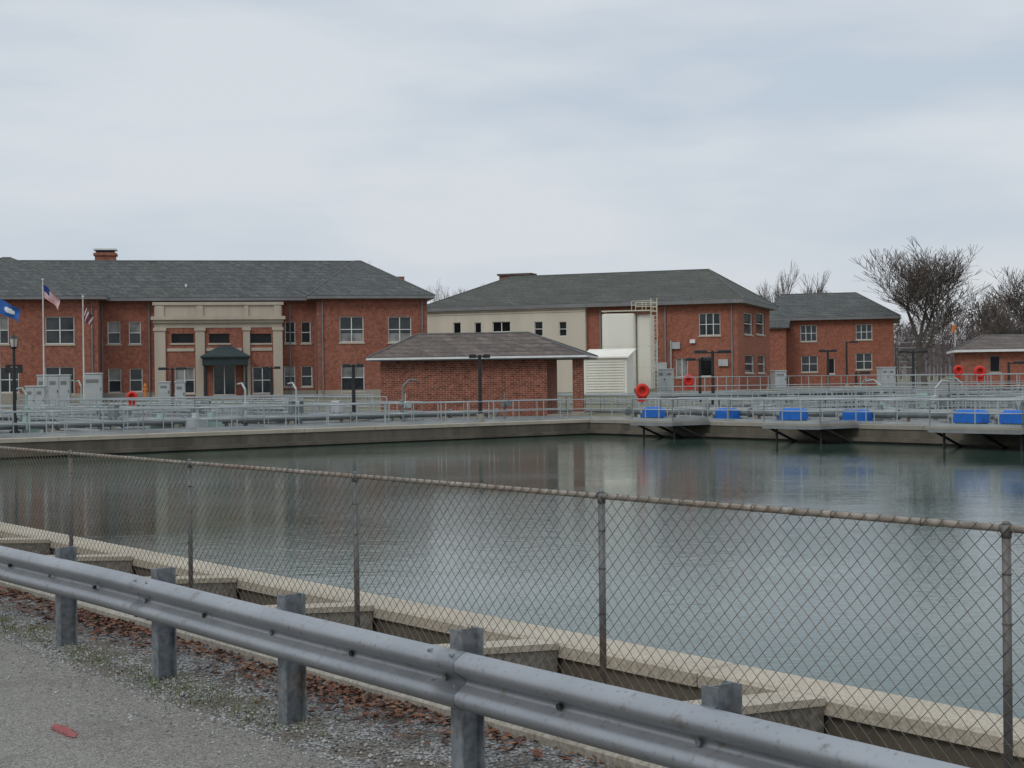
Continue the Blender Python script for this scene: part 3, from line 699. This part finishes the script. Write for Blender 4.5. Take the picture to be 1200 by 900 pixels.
W.build("walls",root);RO.build("roof",root);G.build("windows",root)
# ------------------------------------------------------------------ pavilion
c0=at(560,460,93); F5=Frame(c0.x,93,-9); root=empty("brick_pavilion",(c0.x,93,0)); W=MB(F5.M);RO=MB(F5.M)
x0=F5.hit(446,450)[0]; x1=F5.hit(657,450,0)[0]; x2=F5.hit(671,450)[0]; x3=F5.hit(683,450)[0]
x1b=F5.hit(653,450,5)[0]
ez=F5.hit(560,421)[1]
W.box(x0,x1b,0,5,-.1,ez-.05,BRICKP); W.box(x0+.02,x1b-.02,-.04,-.003,ez-.5,ez-.35,BRICKP)
W.box(x2,x3,0,.7,-.1,ez-.05,BRICKP)
W.box(x2-.08,x3+.08,-.08,.78,-.1,.25,CONC)
W.box(x1b+.01,x3+.3,-.3,6.3,-.1,.08,CONC)
W.build("brick_walls",root)
ex0=F5.hit(430,422,-.8)[0]; ex1=F5.hit(687,418,-.8)[0]
hip(RO,ex0,ex1,-.8,6.2,ez+.16,F5.hit(490,394,3)[0],2.7,F5.hit(620,391,3)[0],2.7,F5.hit(560,391,3)[1],SHINGB,GUTTER,.2)
RO.box(ex0-.04,ex1+.04,-.86,-.80,ez+.03,ez+.15,WHITE); RO.box(ex1,ex1+.05,-.8,6.2,ez+.03,ez+.15,WHITE)
RO.build("roof",root)
# ------------------------------------------------------------------ tanks
c0=at(727,440,127); mb=MB(Matrix.Translation((c0.x,127,.9))@Matrix.Rotation(math.radians(-12),4,'Z'))
hh=at(727,368,127).z-.9
mb.box(-1.9,3.2,-2,2.2,0,.5,CONC)
def sq(cx,cy,hx,hy,z,rr):
    out=[]
    for sx,sy,a0 in ((1,1,0),(-1,1,90),(-1,-1,180),(1,-1,270)):
        for k in range(6):
            a=math.radians(a0+k*18); out.append((cx+sx*(hx-rr)+rr*math.cos(a),cy+sy*(hy-rr)+rr*math.sin(a),z))
    return out
for cx,cy,hx,hy,h in ((.05,0,1.42,1.3,hh),(2.15,.3,.66,1.1,hh-.1)):
    L=[sq(cx,cy,hx,hy,.5,.28),sq(cx,cy,hx,hy,h-.12,.28),sq(cx,cy,hx-.12,hy-.12,h,.2)]
    k=len(L[0]); 
    mb.add(L[0]+L[1]+L[2],[(r*k+i,r*k+(i+1)%k,(r+1)*k+(i+1)%k,(r+1)*k+i) for r in (0,1) for i in range(k)]+[tuple(range(2*k,3*k))],TANK)
    for z in (2.3,4.1): 
        A=sq(cx,cy,hx+.025,hy+.025,z,.29);B=sq(cx,cy,hx+.025,hy+.025,z+.05,.29); mb.add(A+B,[(i,(i+1)%k,k+(i+1)%k,k+i) for i in range(k)],TANK)
hp=hh+.25
for x in (1.2,2.1,3.0):
    for y in (-1.3,1.3): mb.cyl((x,y,hp),(x,y,hp+.75),.03,.03,YEL,5)
for y in (-1.3,1.3):
    for z in (.4,.75): mb.cyl((1.2,y,hp+z),(3.0,y,hp+z),.03,.03,YEL,5)
mb.box(-1.35,3.05,-1.35,1.35,hp-.1,hp,YEL)
for x in (2.85,3.35): mb.cyl((x,-1.5,0),(x,-1.5,hp+.95),.045,.045,YEL,5)
z=.3
while z<hp+.8: mb.cyl((2.85,-1.5,z),(3.35,-1.5,z),.03,.03,YEL,4); z+=.35
for z in range(2,7):
    pr=None
    for k in range(9):
        a=math.pi+math.pi*k/8; q=(3.1+.4*math.cos(a),-1.5+.55*math.sin(a),float(z))
        if pr: mb.cyl(pr,q,.025,.025,YEL,4)
        pr=q
mb.build("chemical_storage_tank",smooth=False)
c0=at(712,440,122); mb=MB(Matrix.Translation((c0.x,122,.9))@Matrix.Rotation(math.radians(-18),4,'Z'))
z1=at(712,420,122).z-.9; z2=at(712,411,122).z-.9
mb.add([(-1.7,-1.2,0),(1.9,-1.2,0),(1.9,1.2,0),(-1.7,1.2,0),(-1.7,-1.2,z1),(1.9,-1.2,z1),(1.9,1.2,z2),(-1.7,1.2,z2)],[(0,1,5,4),(1,2,6,5),(2,3,7,6),(3,0,4,7)],TANK)
mb.add([(-1.9,-1.4,z1),(2.1,-1.4,z1),(2.1,1.4,z2+.05),(-1.9,1.4,z2+.05),(-1.9,-1.4,z1+.12),(2.1,-1.4,z1+.12),(2.1,1.4,z2+.17),(-1.9,1.4,z2+.17)],[(0,3,2,1),(4,5,6,7),(0,1,5,4),(1,2,6,5),(2,3,7,6),(3,0,4,7)],TANK)
z=.3
while z<z1-.2: mb.box(-1.5,1.7,-1.27,-1.203,z,z+.09,TANK); z+=.22
mb.build("louvered_equipment_shed")
def cabinet(a0,b0,a1,b1,Y,name="electrical_cabinet"):
    p=at((a0+a1)/2,b0,Y); w=(a1-a0)*Y/1750; z1=p.z; z0=gz(p.x,Y)
    mb=MB(Matrix.Translation((p.x,Y,z0))@Matrix.Rotation(math.radians(12),4,'Z')); h=z1-z0
    mb.box(-w/2-.1,w/2+.1,-.1,1.4,-.1,.12,CONC); mb.box(-w/2,w/2,0,1.2,.12,h-.08,CAB); mb.box(-w/2-.05,w/2+.05,-.06,1.26,h-.08,h,CAB,.03)
    n=max(1,round(w/.9))
    for i in range(n):
        x=-w/2+w*i/n; mb.box(x+.04,x+w/n-.04,-.03,-.002,.2,h-.15,CAB); mb.box(x+w/n-.14,x+w/n-.1,-.07,-.03,h*.5,h*.5+.2,DARK)
        mb.box(x+.12,x+w/n-.25,-.045,-.03,h*.72,h*.82,GUTTER)
    mb.build(name)
cabinet(44,439,81,470,112); cabinet(30,452,52,472,108); cabinet(99,437,119,468,113); cabinet(186,447,199,465,114); cabinet(205,447,217,466,112)
cabinet(770,432,790,447,128); cabinet(752,436,766,450,126)
cabinet(1033,430,1050,440,150); cabinet(908,434,922,446,140)
# ------------------------------------------------------------------ lamps, flags, rings
def lamp(a,btop,Y,heads=2,name="area_light_pole",sc=1.0):
    p=at(a,btop,Y); z0=gz(p.x,Y); mb=MB(Matrix.Translation((p.x,Y,0)))
    mb.cyl((0,0,z0),(0,0,z0+.5),.22,.2,CONC,10); mb.cyl((0,0,z0+.5),(0,0,p.z),.11,.085,DARK,8)
    for s in ((-1,1) if heads==2 else (1,)):
        mb.cyl((0,0,p.z-.12),(s*.5*sc,0,p.z-.08),.04,.04,DARK,6)
        mb.box(s*.35*sc-.0,s*1.1*sc,-.2,.2,p.z-.16,p.z+.04,DARK,.04)
    mb.build(name)
lamp(202,431,108,2,sc=.9); lamp(318,430,112,2,sc=.6); lamp(414,427,80,2,sc=.5); lamp(562,416,78,2,sc=.5)
lamp(835,411,90,2,sc=1.0); lamp(820,420,104,2,sc=.9); lamp(970,410,112,2,sc=.6); lamp(1070,411,104,2,sc=.9); lamp(992,400,150,1); lamp(1003,436,118,1)
lamp(1182,424,108,1)
p=at(16,392,66); mb=MB(Matrix.Translation((p.x,66,0)))
mb.cyl((0,0,0),(0,0,.25),.24,.22,DARK,12); mb.cyl((0,0,.25),(0,0,.9),.14,.09,DARK,10); mb.cyl((0,0,.9),(0,0,p.z-.65),.08,.06,DARK,10)
z=p.z-.65; mb.cyl((0,0,z),(0,0,z+.1),.06,.16,DARK,10); LG=mat("lamp_glass",(.55,.53,.46),(.45,.43,.38),4,.3)
mb.cyl((0,0,z+.1),(0,0,z+.48),.12,.19,LG,8); mb.cyl((0,0,z+.48),(0,0,z+.62),.22,.07,DARK,8); mb.cyl((0,0,z+.62),(0,0,z+.75),.03,.01,DARK,6)
for k in range(4):
    a=k*math.pi/2+.4; mb.cyl((.125*math.cos(a),.125*math.sin(a),z+.1),(.195*math.cos(a),.195*math.sin(a),z+.48),.015,.015,DARK,4)
zz=at(16,428,66).z
mb.cyl((-.35,0,zz),(.35,0,zz),.03,.03,DARK,6)
mb.box(-.38,-.16,-.02,.02,zz-.35,zz-.03,DARK); mb.box(.16,.38,-.02,.02,zz-.35,zz-.03,DARK)
mb.build("ornate_street_lamp")
FR=mat("flag_red",(.45,.03,.04),None,5); FW=mat("flag_white",(.7,.7,.7),(.6,.6,.6),5); FB=mat("flag_navy",(.02,.04,.16),None,5); FBL=mat("flag_blue",(.03,.12,.38),None,5); FM=mat("flag_maroon",(.16,.05,.06),None,5)
POLE=mat("flagpole_white",(.6,.6,.58),None,3,.4)
def flag(a,btop,Y,kind,fx,fz,drop,fold):
    p=at(a,btop,Y); z0=gz(p.x,Y); mb=MB(Matrix.Translation((p.x,Y,0)))
    mb.cyl((0,0,z0),(0,0,z0+.4),.2,.16,CONC,10); mb.cyl((0,0,z0+.4),(0,0,p.z),.075,.04,POLE,8); mb.cyl((0,0,p.z),(0,0,p.z+.12),.09,.04,POLE,8)
    nx,nz=14,13; P={}
    zt=p.z-fold
    for i in range(nx+1):
        for j in range(nz+1):
            u=i/nx; v=j/nz
            P[i,j]=(.05+fx*u+.04*math.sin(u*9+v*2),.16*math.sin(u*8+v*3)*u+.05*math.sin(v*7)*u, zt-drop*u**1.2-fz*v*(1-.15*u))
    for i in range(nx):
        for j in range(nz):
            if kind=='us': m=FB if (i<6 and j<7) else (FR if j%2==0 else FW)
            elif kind=='va': m=FW if ((i-6.5)**2+(j-6)**2<9) else FBL
            else: m=FM if (i*2+j)%9<7 else FW
            mb.quad(P[i,j],P[i+1,j],P[i+1,j+1],P[i,j+1],m)
    mb.build("flagpole_with_flag",smooth=False)
flag(50,328,110,'us',1.15,.95,1.15,.35); flag(-2,345,100,'va',1.35,1.0,.75,.3); flag(97,348,110,'x',.65,1.1,.9,.6)
def ring(a,b,Y,r=.38):
    p=at(a,b,Y); z0=gz(p.x,Y); mb=MB(Matrix.Translation((p.x,Y,0))@Matrix.Rotation(.15,4,'Z'))
    mb.box(-.04,.04,-.04,.04,z0-.02,p.z+.1,ALU)
    mb.torus((0,-.14,p.z),r*.70,r*.30,RED)
    mb.cyl((0,-.06,p.z),(0,-.02,p.z),r*.93,r*.93,RED,20)
    mb.box(-r*.62,r*.62,-.14,-.03,p.z-r*1.45,p.z-r*.6,RED,.03)
    mb.build("life_ring_station",smooth=False)
ring(752,458,80,.40); ring(806,446,92,.36); ring(1122,434,96,.34); ring(1147,436,93,.40); ring(155,465,84,.32)
p=at(1119,384,150); mb=MB(Matrix.Translation((p.x,150,0))); mb.cyl((0,0,1),(0,0,p.z+.3),.06,.05,POLE,6)
OR=mat("windsock_orange",(.7,.2,.06),None,3); mb.cyl((0,0,p.z+.2),(-.2,.1,p.z-.5),.22,.13,OR,10,False); mb.build("windsock")
p=at(170,440,118); mb=MB(Matrix.Translation((p.x,118,gz(p.x,118)))); OG=mat("orange_paint",(.6,.22,.05),None,3)
mb.cyl((0,0,0),(0,0,1.1),.1,.1,OG,10); mb.cyl((0,0,1.1),(0,0,1.35),.16,.05,OG,10); mb.cyl((-.2,0,.85),(.2,0,.85),.08,.08,OG,8); mb.build("marker_bollard")
# ------------------------------------------------------------------ trees
def grow(mb,p,d,L,r,lev,m,spread=.55,up=.15,minr=.012):
    n=3 if lev>1 else 2; q=p
    for i in range(n):
        d=(d+Vector((ru(-1,1),ru(-1,1),ru(-1,1)))*.13+Vector((0,0,up*.3))).normalized()
        q2=q+d*(L/n); r2=max(minr,r*(1-.13)); mb.cyl(q,q2,r,r2,m,5 if lev>3 else 3,False); q=q2; r=r2
        if lev>0 and (i>0 or lev<4):
            for _ in range(1 if lev>3 else 2 if R()<.6 else 1):
                ax=Vector((ru(-1,1),ru(-1,1),ru(-.3,.9))).normalized(); nd=(d+ax*ru(spread,spread*1.7)).normalized()
                grow(mb,q,nd,L*ru(.58,.78),max(minr,r*ru(.45,.65)),lev-1,m,spread,up,minr)
    if lev>0:
        for _ in range(2):
            ax=Vector((ru(-1,1),ru(-1,1),ru(-.2,.6))).normalized()
            grow(mb,q,(d+ax*spread*.8).normalized(),L*ru(.65,.85),max(minr,r*ru(.6,.75)),lev-1,m,spread,up,minr)
def tree(a,btop,Y,lev=5,spread=.55,name="bare_tree",rr=.3,wf=.27,minr=.014,half=None,up=.25):
    p=at(a,btop,Y); z0=gz(p.x,Y); H=p.z-z0
    mb=MB(); grow(mb,Vector((0,0,0)),Vector((0,0,1)),H*wf,rr,lev,BARK,spread,up,minr)
    zs=max(v.z for v in mb.v); k=H/zs; kx=k; cx=0
    if half:
        xs=sorted(v.x for v in mb.v if v.z>zs*.4); lo,hi=xs[int(len(xs)*.02)],xs[int(len(xs)*.98)]
        kx=half*Y/1750/((hi-lo)/2); kx=max(k*.7,min(k*1.6,kx)); cx=(lo+hi)/2
    mb.v=[Vector(((v.x-cx*min(1,v.z/(zs*.4)))*kx+p.x,v.y*kx+Y,v.z*k+z0-.1)) for v in mb.v]
    mb.build(name,origin=(p.x,Y,z0))
random.seed(21)
tree(1080,274,172,5,.62,rr=.34,half=64,minr=.014)
tree(911,303,215,4,.5,rr=.27,minr=.024,half=20); tree(960,314,215,4,.5,rr=.26,minr=.024,half=14)
tree(425,304,165,4,.55,rr=.2,half=16); tree(532,326,185,4,.55,rr=.2,half=18); tree(553,331,190,4,.55,rr=.2,half=12)
tree(1212,308,160,5,.6,rr=.3,half=48); tree(1160,336,200,4,.6,rr=.26,minr=.02,half=24); tree(1250,300,150,4,.6)
random.seed(5); mb=MB()
for i in range(460):
    X=ru(-160,330); Y=ru(240,360)
    if i<300: X=ru(70,200)
    z0=gz(X,Y); H=ru(8,14)+ (4 if X>70 else 0)*R(); w=H*ru(.25,.4)
    mb.cyl((X,Y,z0),(X,Y,z0+H*.5),.22,.1,TWIG,3,False)
    pine=R()<.13
    for k in range(170 if not pine else 120):
        u=R()**.7
        if pine:
            z=z0+H*(.2+.85*u); rr=w*.55*(1.05-u)+.3; a=R()*6.28; c=Vector((X+math.cos(a)*rr*R()**.5,Y+math.sin(a)*rr*R()**.5,z)); s=ru(.3,.7)
            mb.add([c+Vector((ru(-s,s),ru(-s,s),ru(-s,s)*.6)) for _ in range(3)],[(0,1,2)],PINE)
        else:
            z=z0+H*(.12+.82*u); rr=w*math.sin(min(1,.25+u*.75)*math.pi)**.6 if u<.98 else .3
            a=R()*6.28; b=Vector((X+math.cos(a)*rr*R(),Y+math.sin(a)*rr*R(),z)); d=Vector((math.cos(a)*ru(.2,1),math.sin(a)*.5,ru(.5,1.4))).normalized()*ru(1.0,2.4)
            t_=Vector((ru(.03,.07),0,0)); mb.add([b-t_,b+t_,b+d],[(0,1,2)],TWIG)
mb.build("distant_trees",origin=(0,300,0))
mb=MB(); HL=mat("wooded_hill",(.15,.13,.125),(.10,.088,.088),.05,.95)
prev=None
for i in range(241):
    a=-60+i*.5; a=math.radians(a); c=Vector((math.sin(a),math.cos(a),0)); rows=[]
    h=10+3.0*noise.noise(Vector((i*.065,0,0)))+1.6*noise.noise(Vector((i*.5,4,0)))+.8*noise.noise(Vector((i*2.1,4,3)))
    for r,hh in ((390,1),(400,h*.8),(430,h+1.0),(600,h+3),(900,0)): rows.append(c*r+Vector((0,0,hh)))
    if prev:
        for k in range(4): mb.quad(prev[k],rows[k],rows[k+1],prev[k+1],HL)
    prev=rows
mb.build("hills",origin=(0,450,0),smooth=True)
# ------------------------------------------------------------------ world & sun
w=bpy.data.worlds.new("World"); scene.world=w; w.use_nodes=True; nt=w.node_tree; nt.nodes.clear()
out=N(nt,'ShaderNodeOutputWorld'); sky=N(nt,'ShaderNodeTexSky'); sky.sky_type='NISHITA'; sky.sun_disc=False
EL,AZ=math.radians(42),math.radians(215)
sky.sun_elevation=EL; sky.sun_rotation=AZ
b1=N(nt,'ShaderNodeBackground'); b1.inputs[1].default_value=.08; nt.links.new(sky.outputs[0],b1.inputs[0])
tc=N(nt,'ShaderNodeTexCoord'); mp=N(nt,'ShaderNodeMapping'); mp.inputs['Scale'].default_value=(1,1,4.0); mp.inputs['Rotation'].default_value=(0.03,.05,0); nt.links.new(tc.outputs['Generated'],mp.inputs[0])
n1=noise_n(nt,3.4,7,mp.outputs[0],.5); f=ramp(nt,n1,.38,.62)
col=mix(nt,f,(.53,.61,.70),(.69,.73,.775))
sp=N(nt,'ShaderNodeSeparateXYZ'); nt.links.new(tc.outputs['Generated'],sp.inputs[0])
hz=N(nt,'ShaderNodeMapRange'); hz.inputs[1].default_value=0; hz.inputs[2].default_value=.16; hz.inputs[3].default_value=.65; hz.inputs[4].default_value=0; nt.links.new(sp.outputs[2],hz.inputs[0])
col=mix(nt,hz.outputs[0],col,(.67,.69,.72))
up=N(nt,'ShaderNodeMapRange'); up.inputs[1].default_value=.25; up.inputs[2].default_value=1; up.inputs[3].default_value=1.0; up.inputs[4].default_value=1.7; nt.links.new(sp.outputs[2],up.inputs[0])
b2=N(nt,'ShaderNodeBackground'); nt.links.new(col,b2.inputs[0]); nt.links.new(up.outputs[0],b2.inputs[1])
ms=N(nt,'ShaderNodeMixShader'); ms.inputs[0].default_value=.94; nt.links.new(b1.outputs[0],ms.inputs[1]); nt.links.new(b2.outputs[0],ms.inputs[2]); nt.links.new(ms.outputs[0],out.inputs[0])
sd=bpy.data.lights.new("sun",'SUN'); sd.energy=.9; sd.angle=math.radians(20); sd.color=(1,.97,.92); so=bpy.data.objects.new("sun",sd); scene.collection.objects.link(so)
dv=Vector((math.sin(AZ)*math.cos(EL),math.cos(AZ)*math.cos(EL),math.sin(EL)))
so.rotation_euler=dv.to_track_quat('Z','Y').to_euler()
scene.view_settings.view_transform='Standard'; scene.view_settings.look='None'; scene.view_settings.exposure=0
